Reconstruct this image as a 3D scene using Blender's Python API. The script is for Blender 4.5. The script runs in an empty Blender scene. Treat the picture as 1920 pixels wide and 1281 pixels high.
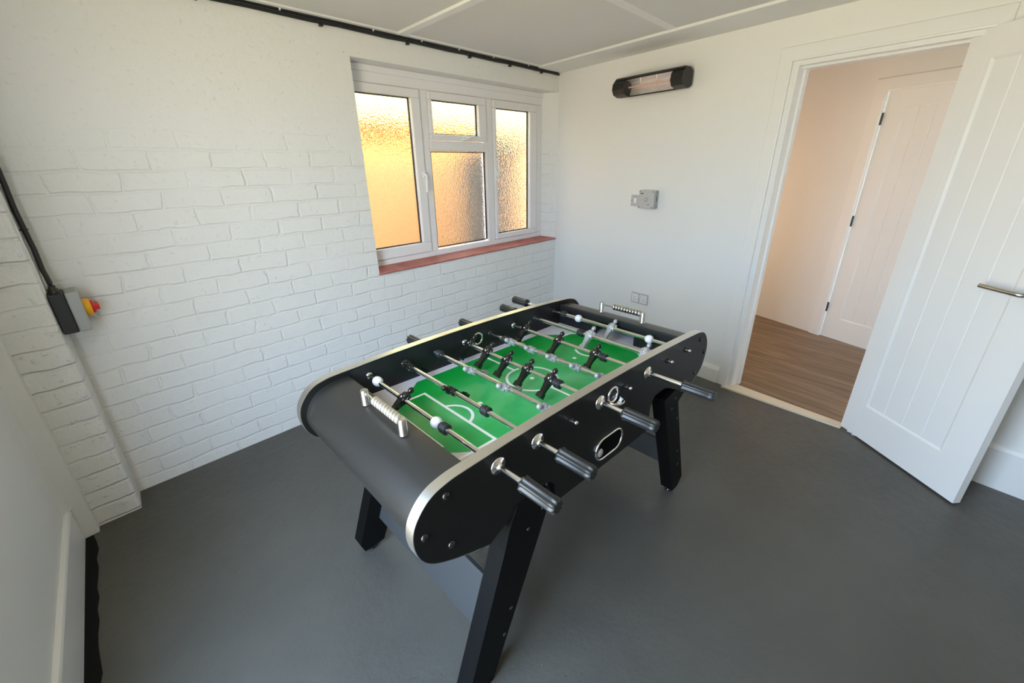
import bpy, bmesh, math, random
from mathutils import Vector, Matrix, Euler
random.seed(7)
C = bpy.context.scene.collection
PI = math.pi

# ------------------------------------------------------------------ helpers
class MB:
    """Collects shapes and links them as ONE mesh object."""
    def __init__(s): s.v, s.f, s.m, s.s = [], [], [], []
    def add(s, vs, fs, mat=0, smooth=False):
        b = len(s.v); s.v += [tuple(p) for p in vs]
        for f in fs:
            s.f.append([b+i for i in f]); s.m.append(mat); s.s.append(smooth)
        return s
    def box(s, lo, hi, mat=0):
        x0, y0, z0 = lo; x1, y1, z1 = hi
        return s.add([(x0,y0,z0),(x1,y0,z0),(x1,y1,z0),(x0,y1,z0),(x0,y0,z1),(x1,y0,z1),(x1,y1,z1),(x0,y1,z1)],
              [(0,3,2,1),(4,5,6,7),(0,1,5,4),(1,2,6,5),(2,3,7,6),(3,0,4,7)], mat)
    def prism(s, poly, fn, a, b, mat=0, smooth=False, cap=True):
        """poly of 2-D points, fn(p, q, t) -> 3-D point, extruded from t=a to t=b."""
        n = len(poly)
        vs = [fn(p[0], p[1], a) for p in poly] + [fn(p[0], p[1], b) for p in poly]
        s.add(vs, [(i, (i+1) % n, n+(i+1) % n, n+i) for i in range(n)], mat, smooth)
        if cap: s.add(vs, [tuple(range(n))[::-1], tuple(range(n, 2*n))], mat, False)
        return s
    def strip(s, pts, fn, a, b, mat=0, smooth=True):
        n = len(pts)
        return s.add([fn(p[0], p[1], a) for p in pts] + [fn(p[0], p[1], b) for p in pts],
              [(i, i+1, n+i+1, n+i) for i in range(n-1)], mat, smooth)
    def lathe(s, prof, p0, axis, seg=20, mat=0, smooth=True, cap=True, ribs=0, ribd=0.0):
        """prof [(t along the axis, radius)] turned round axis from p0."""
        ax = Vector(axis).normalized(); h = Vector((0,0,1)) if abs(ax.z) < .9 else Vector((1,0,0))
        e1 = ax.cross(h).normalized(); e2 = ax.cross(e1); p0 = Vector(p0); vs = []
        for t, r in prof:
            for k in range(seg):
                a = 2*PI*k/seg
                rr = r-(ribd if ribs and (k*ribs*2//seg) % 2 and r > ribd*2 else 0)
                vs.append(p0+ax*t+(e1*math.cos(a)+e2*math.sin(a))*rr)
        fs = []
        for i in range(len(prof)-1):
            for k in range(seg):
                k2 = (k+1) % seg; fs.append((i*seg+k, i*seg+k2, (i+1)*seg+k2, (i+1)*seg+k))
        s.add(vs, fs, mat, smooth)
        if cap:
            n = len(prof)-1
            s.add(vs, [tuple(range(seg))[::-1], tuple(range(n*seg, (n+1)*seg))], mat, False)
        return s
    def cyl(s, p0, p1, r, seg=16, mat=0, r1=None):
        d = Vector(p1)-Vector(p0); return s.lathe([(0, r), (d.length, r if r1 is None else r1)], p0, d, seg, mat)
    def ball(s, c, r, seg=16, mat=0, sc=(1,1,1), rings=10):
        c = Vector(c); vs = []; fs = []
        for i in range(rings+1):
            th = PI*i/rings
            for k in range(seg):
                a = 2*PI*k/seg
                vs.append(c+Vector((r*sc[0]*math.sin(th)*math.cos(a), r*sc[1]*math.sin(th)*math.sin(a), r*sc[2]*math.cos(th))))
        for i in range(rings):
            for k in range(seg):
                k2 = (k+1) % seg; fs.append((i*seg+k, (i+1)*seg+k, (i+1)*seg+k2, i*seg+k2))
        return s.add(vs, fs, mat, True)
    def tube(s, pts, r, seg=10, mat=0):
        P = [Vector(p) for p in pts]; vs = []; n = len(P); prev = None
        for i, p in enumerate(P):
            d = (P[min(i+1, n-1)]-P[max(i-1, 0)]).normalized()
            e = prev if prev is not None else (d.cross(Vector((0,0,1))) if abs(d.z) < .9 else d.cross(Vector((1,0,0))))
            e = (e-d*e.dot(d)).normalized(); prev = e; g = d.cross(e)
            for k in range(seg):
                a = 2*PI*k/seg; vs.append(p+(e*math.cos(a)+g*math.sin(a))*r)
        fs = [(i*seg+k, i*seg+(k+1) % seg, (i+1)*seg+(k+1) % seg, (i+1)*seg+k) for i in range(n-1) for k in range(seg)]
        s.add(vs, fs, mat, True)
        return s.add(vs, [tuple(range(seg))[::-1], tuple(range((n-1)*seg, n*seg))], mat)
    def torus(s, c, R, r, nrm, seg=28, sub=8, mat=0, sx=1.0):
        nrm = Vector(nrm).normalized(); h = Vector((0,0,1)) if abs(nrm.z) < .9 else Vector((1,0,0))
        e1 = nrm.cross(h).normalized(); e2 = nrm.cross(e1); c = Vector(c); vs = []
        for i in range(seg):
            a = 2*PI*i/seg; d = e1*math.cos(a)+e2*math.sin(a)
            for k in range(sub):
                b = 2*PI*k/sub; vs.append(c+d*(R+r*math.cos(b))+nrm*r*math.sin(b))
        fs = [(i*sub+k, ((i+1) % seg)*sub+k, ((i+1) % seg)*sub+(k+1) % sub, i*sub+(k+1) % sub) for i in range(seg) for k in range(sub)]
        return s.add(vs, fs, mat, True)
    def build(s, name, mats, parent=None, bevel=0, loc=None, rot=None, seg=2):
        me = bpy.data.meshes.new(name); me.from_pydata(s.v, [], s.f)
        if not isinstance(mats, (list, tuple)): mats = [mats]
        for m in mats: me.materials.append(m)
        for p, mi, sm in zip(me.polygons, s.m, s.s): p.material_index = mi; p.use_smooth = sm
        bm = bmesh.new(); bm.from_mesh(me)
        bmesh.ops.recalc_face_normals(bm, faces=bm.faces)
        bm.to_mesh(me); bm.free(); me.update()
        o = bpy.data.objects.new(name, me); C.objects.link(o)
        if parent is not None: o.parent = parent
        if loc is not None: o.location = loc
        if rot is not None: o.rotation_euler = rot
        if bevel:
            b = o.modifiers.new('bevel', 'BEVEL'); b.width = bevel; b.segments = seg; b.limit_method = 'ANGLE'; b.angle_limit = math.radians(40)
            b.harden_normals = False
        return o

def tag(o, label=None, cat=None, group=None, kind=None):
    if label: o['label'] = label
    if cat: o['category'] = cat
    if group: o['group'] = group
    if kind: o['kind'] = kind
    return o

def empty(name, loc=(0,0,0), rz=0.0, parent=None):
    o = bpy.data.objects.new(name, None); C.objects.link(o); o.location = loc; o.rotation_euler = (0,0,rz)
    o.empty_display_size = .05
    if parent is not None: o.parent = parent
    return o

def clone(o, parent=None, loc=None, rot=None):
    c = o.copy(); C.objects.link(c)
    if parent is not None: c.parent = parent
    if loc is not None: c.location = loc
    if rot is not None: c.rotation_euler = rot
    return c

# ------------------------------------------------------------------ materials
def mat(name, col=(.8,.8,.8), rough=.5, metal=0.0, spec=.5, **k):
    m = bpy.data.materials.new(name); m.use_nodes = True
    b = m.node_tree.nodes['Principled BSDF']
    b.inputs['Base Color'].default_value = (*col, 1); b.inputs['Roughness'].default_value = rough
    b.inputs['Metallic'].default_value = metal; b.inputs['Specular IOR Level'].default_value = spec
    for kk, vv in k.items(): b.inputs[kk.replace('_', ' ')].default_value = vv
    return m
def N(m, t, **k):
    n = m.node_tree.nodes.new(t)
    for a, v in k.items(): setattr(n, a, v)
    return n
def L(m, a, b): m.node_tree.links.new(a, b)
def bsdf(m): return m.node_tree.nodes['Principled BSDF']
def noise(m, scale, detail=3, rough=.55, vec=None, dist=0):
    n = N(m, 'ShaderNodeTexNoise'); n.inputs['Scale'].default_value = scale; n.inputs['Detail'].default_value = detail
    n.inputs['Roughness'].default_value = rough; n.inputs['Distortion'].default_value = dist
    if vec is not None: L(m, vec, n.inputs['Vector'])
    return n.outputs['Fac']
def math_(m, op, a, b=None, clamp=False):
    n = N(m, 'ShaderNodeMath', operation=op, use_clamp=clamp)
    for i, x in enumerate((a, b)):
        if x is None: continue
        if isinstance(x, (int, float)): n.inputs[i].default_value = x
        else: L(m, x, n.inputs[i])
    return n.outputs[0]
def ramp(m, fac, stops):
    n = N(m, 'ShaderNodeValToRGB'); e = n.color_ramp.elements
    while len(e) < len(stops): e.new(.5)
    for x, (p, c) in zip(e, stops): x.position = p; x.color = (*c, 1) if len(c) == 3 else c
    L(m, fac, n.inputs[0]); return n.outputs['Color']
def rampf(m, fac, a, b, lo=0., hi=1.):
    n = N(m, 'ShaderNodeMapRange'); n.interpolation_type = 'SMOOTHSTEP'
    for i, x in enumerate((a, b, lo, hi)): n.inputs[i+1].default_value = x
    L(m, fac, n.inputs[0]); return n.outputs[0]
def bump(m, h, strength=.3, dist=.01):
    n = N(m, 'ShaderNodeBump'); n.inputs['Strength'].default_value = strength; n.inputs['Distance'].default_value = dist
    L(m, h, n.inputs['Height']); L(m, n.outputs[0], bsdf(m).inputs['Normal']); return n
def objco(m): return N(m, 'ShaderNodeTexCoord').outputs['Object']
def sep(m, v):
    n = N(m, 'ShaderNodeSeparateXYZ'); L(m, v, n.inputs[0]); return n.outputs
def comb(m, x, y, z=0.0):
    n = N(m, 'ShaderNodeCombineXYZ')
    for i, a in enumerate((x, y, z)):
        if isinstance(a, (int, float)): n.inputs[i].default_value = a
        else: L(m, a, n.inputs[i])
    return n.outputs[0]

WHITE = (.80,.80,.785)
def white_wall(name, rough=.75, bumpy=.12, col=WHITE):
    m = mat(name, col, rough, spec=.25); co = objco(m)
    h = math_(m, 'ADD', noise(m, 18, 4, .6, co), math_(m, 'MULTIPLY', noise(m, 140, 2, .5, co), .35))
    bump(m, h, bumpy, .01); return m

def brick_wall(name, ox, oz, fade=True, vert=True, st=.46):
    m = mat(name, WHITE, .62, spec=.3); co = objco(m); X, Y, Z = sep(m, co)
    wob = noise(m, 7, 3, .6, co); wob2 = noise(m, 11, 3, .6, comb(m, Z, X, Y))
    x = math_(m, 'ADD', math_(m, 'ADD', math_(m, 'ADD', X, math_(m, 'MULTIPLY', Y, 1.2)), ox), math_(m, 'MULTIPLY', math_(m, 'SUBTRACT', wob2, .5), .05))
    z = math_(m, 'ADD', math_(m, 'ADD', Z, oz), math_(m, 'MULTIPLY', math_(m, 'SUBTRACT', wob, .5), .03))
    b = N(m, 'ShaderNodeTexBrick'); b.offset = .5; b.offset_frequency = 2; b.squash = 1
    L(m, comb(m, x, z), b.inputs['Vector'])
    b.inputs['Scale'].default_value = 1; b.inputs['Brick Width'].default_value = .236 if vert else 3.0
    b.inputs['Row Height'].default_value = .0848; b.inputs['Mortar Size'].default_value = .0085; b.inputs['Mortar Smooth'].default_value = .75
    n1 = noise(m, 3.2, 3, .6, co)
    # some joints are filled with paint and some stand open
    depth = rampf(m, noise(m, 4.5, 2, .5, comb(m, math_(m, 'ADD', X, 7.), Z, Y)), .34, .64, .22, .95)
    if fade:
        f = rampf(m, math_(m, 'ADD', Z, math_(m, 'MULTIPLY', math_(m, 'SUBTRACT', n1, .5), .35)), 1.50, 1.70, 1., .05)
        depth = math_(m, 'MULTIPLY', depth, f)
    mort = math_(m, 'MULTIPLY', b.outputs['Fac'], depth)
    h = math_(m, 'SUBTRACT', math_(m, 'MULTIPLY', noise(m, 9, 4, .55, co), .9), math_(m, 'MULTIPLY', mort, 1.0))
    dab = rampf(m, noise(m, 38, 3, .5, co), .60, .80, 0., .55)
    h = math_(m, 'ADD', h, dab)
    h = math_(m, 'ADD', h, math_(m, 'MULTIPLY', noise(m, 75, 3, .6, co), .22))
    bump(m, h, st, .014); return m

M = {}
M['brick'] = brick_wall('painted_brick', 5.171, .0238)
M['brick_pier'] = brick_wall('painted_brick_pier', 5.0, .079+.0848*4-.0, fade=False, vert=False, st=.66)
M['plaster'] = white_wall('white_plaster', .7, .10)
M['smooth'] = white_wall('smooth_white_wall', .6, .05)
M['ceil'] = white_wall('ceiling_board', .8, .05, (.70,.69,.665))
M['gloss_white'] = mat('white_gloss_woodwork', (.82,.82,.81), .32, spec=.45)
M['upvc'] = mat('white_upvc', (.80,.79,.80), .25, spec=.5)
M['door_white'] = mat('white_door_paint', (.82,.82,.81), .42, spec=.4)
def floor_mat():
    m = mat('grey_floor_paint', (.1,.1,.1), .38, spec=.45); co = objco(m)
    n1 = noise(m, 1.6, 4, .6, co); n2 = noise(m, 26, 4, .65, co)
    c = ramp(m, n1, [(.3, (.073,.071,.063)), (.7, (.097,.094,.083))])
    spots = rampf(m, noise(m, 60, 2, .5, co), .68, .76, 0., 1.)
    mx = N(m, 'ShaderNodeMix', data_type='RGBA'); L(m, math_(m, 'MULTIPLY', spots, .35), mx.inputs['Factor']); L(m, c, mx.inputs['A'])
    mx.inputs['B'].default_value = (.07,.072,.07,1); L(m, mx.outputs['Result'], bsdf(m).inputs['Base Color'])
    L(m, rampf(m, n2, .3, .7, .30, .44), bsdf(m).inputs['Roughness'])
    pit = rampf(m, noise(m, 42, 3, .6, co), .66, .74, 0., -1.)
    zone = rampf(m, noise(m, 1.3, 2, .5, comb(m, *[math_(m, 'ADD', s_, 3.3) for s_ in sep(m, co)])), .45, .65, .1, 1.)
    h = math_(m, 'ADD', math_(m, 'MULTIPLY', n2, .5), math_(m, 'MULTIPLY', pit, zone))
    h = math_(m, 'ADD', h, math_(m, 'MULTIPLY', n1, 2.0))
    bump(m, h, .5, .012); return m
M['floor'] = floor_mat()
M['floor_edge'] = mat('bare_dark_floor_edge', (.010,.010,.010), .7, spec=.1)
def wood_mat():
    m = mat('oak_laminate', (.3,.2,.12), .42, spec=.4); co = objco(m); X, Y, Z = sep(m, co)
    v = comb(m, math_(m, 'MULTIPLY', X, .9), math_(m, 'MULTIPLY', Y, 11.), Z)
    g = noise(m, 1.6, 6, .62, v, .9); g2 = noise(m, 5., 4, .6, v, .3)
    f = math_(m, 'ADD', math_(m, 'MULTIPLY', g, .75), math_(m, 'MULTIPLY', g2, .25))
    c = ramp(m, f, [(.34, (.115,.068,.038)), (.5, (.20,.128,.075)), (.66, (.30,.21,.13))])
    L(m, c, bsdf(m).inputs['Base Color']); bump(m, f, .05, .005); return m
M['wood'] = wood_mat()
M['bare_wood'] = mat('unpainted_strip_wood', (.74,.64,.50), .6)
def tile_mat():
    m = mat('red_quarry_sill', (.42,.11,.08), .45); co = objco(m)
    c = ramp(m, noise(m, 9, 4, .6, co), [(.3, (.36,.085,.06)), (.7, (.52,.17,.125))]); L(m, c, bsdf(m).inputs['Base Color'])
    bump(m, noise(m, 60, 3, .6, co), .1, .005); return m
M['sill'] = tile_mat()
def glass_mat():
    m = mat('obscure_glass', (1,1,1), .06, Transmission_Weight=1.0); bsdf(m).inputs['IOR'].default_value = 1.45
    co = objco(m); v = N(m, 'ShaderNodeTexVoronoi'); v.feature = 'SMOOTH_F1'; v.inputs['Scale'].default_value = 105; v.inputs['Smoothness'].default_value = .6
    L(m, co, v.inputs['Vector'])
    h = math_(m, 'ADD', v.outputs['Distance'], math_(m, 'MULTIPLY', noise(m, 55, 2, .5, co), .8))
    bump(m, h, .27, .010); return m
M['glass'] = glass_mat()
M['rubber'] = mat('black_gasket', (.03,.03,.03), .6)
M['black_cable'] = mat('black_cable_sheath', (.012,.012,.012), .45)
M['white_plastic'] = mat('white_plastic', (.78,.78,.77), .35)
M['grey_plastic'] = mat('grey_plastic', (.36,.375,.37), .4)
M['light_grey'] = mat('light_grey_plastic', (.50,.50,.49), .4)
M['dark_plastic'] = mat('dark_plastic_base', (.014,.015,.016), .5)
M['red'] = mat('red_plastic', (.60,.008,.015), .3)
M['yellow'] = mat('yellow_plastic', (.85,.42,.005), .35)
M['heater_black'] = mat('heater_black_metal', (.012,.011,.010), .38)
M['mirror'] = mat('polished_reflector', (.86,.84,.83), .42, .8)
M['quartz'] = mat('ruby_quartz_tube', (.70,.42,.36), .15, spec=.7)
M['chrome'] = mat('chrome', (.90,.90,.90), .13, 1.0)
M['steel'] = mat('brushed_steel', (.55,.54,.52), .28, 1.0)
def alu_mat():
    m = mat('brushed_aluminium_edge', (.76,.75,.72), .34, 1.0); return m
M['alu'] = alu_mat()
def vinyl():
    m = mat('black_textured_vinyl', (.017,.017,.0165), .34, spec=.75); co = objco(m)
    bump(m, noise(m, 420, 2, .5, co), .10, .003); return m
M['vinyl'] = vinyl()
M['panel'] = mat('black_panel_laminate', (.006,.006,.0055), .42, spec=.32)
M['black_leg'] = mat('black_leg_laminate', (.0035,.0035,.0033), .5, spec=.14)
M['stretcher'] = mat('silver_grey_board', (.050,.050,.050), .42, spec=.35)
M['inner'] = mat('inner_black_board', (.010,.010,.011), .45, spec=.4)
M['black_plastic'] = mat('glossy_black_plastic', (.009,.008,.008), .18, spec=.6)
M['rubber_black'] = mat('ribbed_black_rubber', (.018,.018,.018), .5)
M['grip'] = mat('black_handle_grip', (.022,.023,.023), .36, spec=.5)
M['silver_plastic'] = mat('silver_grey_plastic', (.40,.40,.41), .34, .25)
M['white_ball'] = mat('white_stop_plastic', (.78,.77,.80), .35)
M['bead'] = mat('silver_bead', (.66,.63,.56), .28, .85)
M['line'] = mat('white_pitch_print', (.93,.95,.93), .35)
M['corner'] = mat('pale_corner_print', (.74,.72,.79), .35)
def pitch_mat():
    m = mat('green_pitch_print', (.01,.25,.06), .36, spec=.4); co = objco(m); X, Y, Z = sep(m, co)
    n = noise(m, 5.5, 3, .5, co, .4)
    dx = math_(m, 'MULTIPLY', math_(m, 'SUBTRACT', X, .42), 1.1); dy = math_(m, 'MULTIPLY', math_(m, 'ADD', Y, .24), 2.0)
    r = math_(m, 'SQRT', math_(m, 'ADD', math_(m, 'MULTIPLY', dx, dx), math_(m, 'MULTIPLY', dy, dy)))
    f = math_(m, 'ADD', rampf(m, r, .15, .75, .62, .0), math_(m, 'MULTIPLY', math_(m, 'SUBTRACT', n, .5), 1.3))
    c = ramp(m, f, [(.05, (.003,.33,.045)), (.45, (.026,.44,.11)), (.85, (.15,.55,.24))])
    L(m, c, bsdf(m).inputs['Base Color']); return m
M['pitch'] = pitch_mat()
def render_mat():
    m = mat('orange_render', (.78,.36,.10), .8); co = objco(m)
    c = ramp(m, noise(m, 1.5, 3, .5, co), [(.3, (.56,.235,.060)), (.7, (.62,.29,.085))]); L(m, c, bsdf(m).inputs['Base Color']); return m
M['orange'] = render_mat()
M['cream'] = mat('cream_fascia', (.66,.50,.12), .6)
M['dark_post'] = mat('weathered_dark_post', (.11,.085,.058), .7)
M['paving'] = mat('pale_paving', (.45,.40,.33), .8)
M['screw'] = mat('dark_screw_head', (.05,.05,.05), .35, .6)
M['print'] = mat('dark_grey_print', (.06,.06,.06), .5)

# ------------------------------------------------------------------ frames
A_SK = -.1584395
nb = math.hypot(1, A_SK)
TB = Vector((A_SK/nb, -1/nb, 0)); NB = Vector((-1/nb, -A_SK/nb, 0))       # along the heater wall, out of it into the room
def B(s, d, z): return TB*s + NB*d + Vector((0,0,z))
def bprism(mb, poly, a, b, mat=0):   # poly in (s, d), extruded in z
    return mb.prism(poly, lambda p, q, t: B(p, q, t), a, b, mat)
def bbox(mb, s0, s1, d0, d1, z0, z1, mat=0): return bprism(mb, [(s0,d0),(s1,d0),(s1,d1),(s0,d1)], z0, z1, mat)
ZC = 2.226     # ceiling boards
RB = math.atan2(TB.y, TB.x)
def empty_b(name, s, d, z): return empty(name, B(s, d, z), RB)           # local x along the wall, local -y into the room
def LB(mb, x0, x1, d0, d1, z0, z1, mat=0): return mb.box((x0, -d1, z0), (x1, -d0, z1), mat)

def struct(o, label=None, cat=None): return tag(o, label, cat, kind='structure')

# ------------------------------------------------------------------ room shell
YD, XC = -4.25, -3.627
def xc(y): return XC + .0688*(y+.197)
mb = MB()
mb.add([(.05,.0,0),B(4.6,-.02,0),(xc(YD)-.2,YD-.1,0),(xc(0)-.2,.0,0)], [(0,1,2,3)])
mb.add([(.05,.0,-.1),B(4.6,-.02,-.1),(xc(YD)-.2,YD-.1,-.1),(xc(0)-.2,.0,-.1)], [(0,3,2,1)])
struct(mb.build('floor', M['floor']), 'dark grey painted concrete floor of the games room', 'floor')

# dark unpainted margin of the floor along the left-hand baseboard
mb = MB(); ys = [-.20-.06*i for i in range(40)]
mb.add([(xc(y)+.016, y, .0012) for y in ys]+[(xc(y)+.060+.006*random.uniform(-1,1)-.012*(i < 1), y, .0012) for i, y in enumerate(ys)],
       [(i, i+1, len(ys)+i+1, len(ys)+i) for i in range(len(ys)-1)])
struct(mb.build('floor_border', M['floor_edge']), 'black unpainted strip of floor beside the low baseboard near the brick pier', 'floor edge')

W0, W1, WZ0, WZ1 = -1.905, 0.0, .847, 2.072
mb = MB()
mb.box((-4.1, 0, 0), (W0, .26, 2.4)); mb.box((W0, 0, 0), (.12, .26, WZ0-.012)); mb.box((W0, 0, WZ1), (.12, .26, 2.4))
mb.prism([(0,0),(.12,0),(.12,.26),(-.079,.26),(-.079,.12)], lambda p, q, t: (p, q, t), WZ0-.012, WZ1)
mb.prism([(W0,0),(W0+.04,.12),(W0+.04,.26),(W0,.26)], lambda p, q, t: (p, q, t), WZ0-.012, WZ1)
struct(mb.build('wall_back', M['brick']), 'white painted brick wall with the frosted window', 'wall')

# brick pier in the left corner
mb = MB()
mb.prism([(-3.391,.01),(-3.405,-.149),(-3.62,-.149),(-3.62,.01)], lambda p, q, t: (p, q, t), 0, ZC)
struct(mb.build('wall_pier', M['brick_pier'], bevel=.012), 'white painted brick pier standing out of the brick wall under the isolator box', 'brick pier')
mb = MB(); mb.prism([(-3.557,-.14),(-3.5605,-.193),(-3.612,-.197),(-3.65,-.197),(-3.65,-.14)], lambda p, q, t: (p, q, t), 0, ZC)
struct(mb.build('trim_post', M['plaster'], bevel=.004), 'white painted timber post between the brick pier and the smooth wall', 'post')

# left wall with a glazed opening behind the camera
OY0, OY1, OZ0, OZ1 = -2.40, -1.30, .30, 2.16
mb = MB()
def cwall(y0, y1, z0, z1):
    mb.prism([(xc(y0),y0),(xc(y1),y1),(xc(y1)-.16,y1),(xc(y0)-.16,y0)], lambda p, q, t: (p, q, t), z0, z1)
cwall(-.16, OY1, 0, 2.4); cwall(OY0, YD, 0, 2.4); cwall(OY1, OY0, OZ1, 2.4); cwall(OY1, OY0, 0, OZ0)
mb.prism([(-3.612,-.197),(xc(-.235)+.0,-.235),(xc(-.2),-.197)], lambda p, q, t: (p, q, t), .16, ZC)
struct(mb.build('wall_left', M['smooth']), 'smooth white wall beside the brick pier', 'wall')
mb = MB(); prof = [(0,0),(.019,0),(.019,.156),(.015,.166),(0,.170)]
mb.prism(prof, lambda p, q, t: (xc(t)+p, t, q), -.2, -4.2)
struct(mb.build('baseboard_left', M['gloss_white'], bevel=.002), 'white baseboard along the smooth wall beside the brick pier', 'baseboard')
mb = MB(); mb.tube([(xc(-.2)+.004,-.199,.165),(xc(-.2)+.018,-.203,.168),(xc(-.2)+.026,-.20,.172)], .006)
struct(mb.build('trim_baseboard_end', M['gloss_white']), 'small white blob of filler where the baseboard meets the white post', 'trim')
# glazed opening behind the camera
mb = MB()
for (y0, y1, z0, z1) in [(OY1,OY1-.06,OZ0,OZ1),(OY0+.06,OY0,OZ0,OZ1),(OY1,OY0,OZ0,OZ0+.06),(OY1,OY0,OZ1-.06,OZ1)]:
    mb.prism([(xc(y0)-.05,y0),(xc(y1)-.05,y1),(xc(y1)-.12,y1),(xc(y0)-.12,y0)], lambda p, q, t: (p, q, t), z0, z1)
struct(mb.build('window_2', M['upvc'], bevel=.004), 'white window opening in the smooth wall, behind the viewpoint', 'window')
# rear wall
mb = MB(); P = B(4.35,0,0); mb.box((xc(YD)-.2, YD-.12, 0), (P.x+.3, YD, 2.4))
struct(mb.build('wall_front', M['plaster']), 'plain white wall behind the viewpoint', 'wall')

# heater wall with the doorway
D0, D1, DZ, DA = 1.842, 2.602, 2.0, 2.600
mb = MB()
bbox(mb, -.02, D0+.02, 0, -.12, 0, 2.4); bbox(mb, D1-.02, 4.7, 0, -.12, 0, 2.4); bbox(mb, D0+.02, D1-.02, 0, -.12, DZ+.01, 2.4)
struct(mb.build('wall_right', M['smooth']), 'smooth white wall carrying the black heater and the open doorway', 'wall')

# ceiling with battens
mb = MB(); mb.box((-4.1, YD-.15, ZC), (.9, .26, ZC+.14))
struct(mb.build('ceiling', M['ceil']), 'white boarded ceiling', 'ceiling')
mb = MB(); bbox(mb, -.0, 4.4, 0, .292, ZC-.014, ZC+.004)
struct(mb.build('trim_1', M['plaster'], bevel=.0015), 'wide flat white cover board on the ceiling above the black heater', 'ceiling trim')
def plank(name, p0, p1, w, h, label, z=ZC):
    p0, p1 = Vector(p0), Vector(p1); d = (p1-p0).normalized(); q = Vector((-d.y, d.x))*w/2
    mb = MB(); mb.prism([p0+q, p0-q, p1-q, p1+q], lambda a, b, t: (a, b, t), z-h, z+.004)
    struct(mb.build(name, M['plaster'], bevel=.0015), label, 'ceiling trim')
plank('trim_2', (-1.583,-.052), (-1.935,-4.2), .05, .013, 'white ceiling batten that meets the brick wall above the window')
plank('trim_3', (-.506,-1.198), (-3.60,-1.215), .05, .004, 'flat white ceiling batten that meets the cover board above the heater')
mb = MB(); mb.box((-3.6, -.048, ZC-.008), (-.02, 0, ZC+.003))
struct(mb.build('trim_4', M['plaster'], bevel=.0015), 'narrow white ceiling strip just above the black cables', 'ceiling trim')

# baseboards on the heater wall
mb = MB(); mb.prism([(0,0),(.018,0),(.018,.098),(.010,.116),(.006,.122),(0,.122)], lambda p, q, t: B(t, p, q), .0, 1.772)
struct(mb.build('baseboard_right', M['gloss_white']), 'white baseboard between the foosball table and the doorway', 'baseboard')
mb = MB(); mb.prism([(0,0),(.018,0),(.018,.205),(.010,.222),(0,.228)], lambda p, q, t: B(t, p, q), 2.646, 4.2)
struct(mb.build('baseboard_rear', M['gloss_white']), 'tall white baseboard behind the open door', 'baseboard')

# doorway lining + architrave
mb = MB()
def arch(s_in, s_out, z_in, z_out):
    pass
prof = [(0,.0),(0,.019),(.006,.020),(.012,.018),(.055,.013),(.070,.010),(.074,.004),(.074,.0)]
for i in range(len(prof)-1):
    pass
# mitred architrave: inner edge rectangle D0..D1, DZ, swept profile (offset outward, projection d)
paths = []
for off, d in prof:
    paths.append([B(D0-off, d, 0), B(D0-off, d, DZ+off), B(DA+off*.62, d, DZ+off), B(DA+off*.62, d, 0)])
n = len(prof); vs = [p for path in paths for p in path]
mb.add(vs, [(i*4+k, i*4+k+1, (i+1)*4+k+1, (i+1)*4+k) for i in range(n-1) for k in range(3)])
# lining boards with rebate stop
for (s0, s1) in ((D0-.004, D0+.03), (D1-.03, D1+.004)): bbox(mb, s0, s1, -.12, -.0005, 0, DZ+.004)
bbox(mb, D0+.026, D1-.026, -.12, -.0005, DZ-.022, DZ+.004)
for (s0, s1) in ((D0+.028, D0+.042), (D1-.042, D1-.028)): bbox(mb, s0, s1, -.12, -.075, 0, DZ-.02)
bbox(mb, D0+.03, D1-.03, -.12, -.045, DZ-.034, DZ-.02)
struct(mb.build('trim_5', M['gloss_white'], bevel=.0015), 'white architrave and lining round the open doorway', 'door surround')
mb = MB(); mb.prism([(D0+.012,-.012),(D0-.018,.052),(D1-.066,-.0),(D1-.06,-.062),(D0+.03,-.055)], lambda p, q, t: B(p, q, t), 0, .012)
struct(mb.build('trim_6', M['bare_wood'], bevel=.003), 'pale unpainted wooden threshold strip between grey floor and laminate', 'threshold')

# ------------------------------------------------------------------ hall
def HP(t, off, z):     # point on the hall's far wall: t along it, off out of it towards the games room
    p0, p1 = B(1.19, -1.78, 0), B(2.246, -1.53, 0); e = (p1-p0).normalized(); nn = Vector((e.y, -e.x, 0))
    if nn.dot(NB) < 0: nn = -nn
    return p0 + e*t + nn*off + Vector((0,0,z))
mb = MB()
c = [B(-.3,-.055,0), B(4.4,-.055,0), B(4.4,-1.9,0), B(-.3,-2.4,0)]
RW = RB
o = None
inv = Matrix.Rotation(-RB, 4, 'Z')
mb.add([inv @ p for p in c], [(0,1,2,3)])
mb.add([inv @ (p-Vector((0,0,.08))) for p in c], [(0,3,2,1)])
o = mb.build('floor_hall', M['wood']); o.rotation_euler = (0,0,RB)
struct(o, 'brown wood laminate floor of the hall seen through the doorway', 'floor')
mb = MB()
def hprism(mb, t0, t1, o0, o1, z0, z1, m=0):
    mb.prism([(t0,o0),(t1,o0),(t1,o1),(t0,o1)], lambda p, q, t: HP(p, q, t), z0, z1, m)
hprism(mb, -1.6, .70, 0, -.12, 0, 2.45); hprism(mb, 1.50, 2.6, 0, -.12, 0, 2.45); hprism(mb, .70, 1.50, 0, -.12, 2.0, 2.45)
struct(mb.build('wall_hall', M['smooth']), 'plain hall wall seen through the doorway', 'wall')
mb = MB(); a, b_ = B(-.05,-.12,0), HP(-1.2,0,0)
mb.prism([a, a-TB*.1, b_-TB*.1, b_], lambda p, q, t: (p, q, t), 0, 2.45) if False else None
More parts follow.
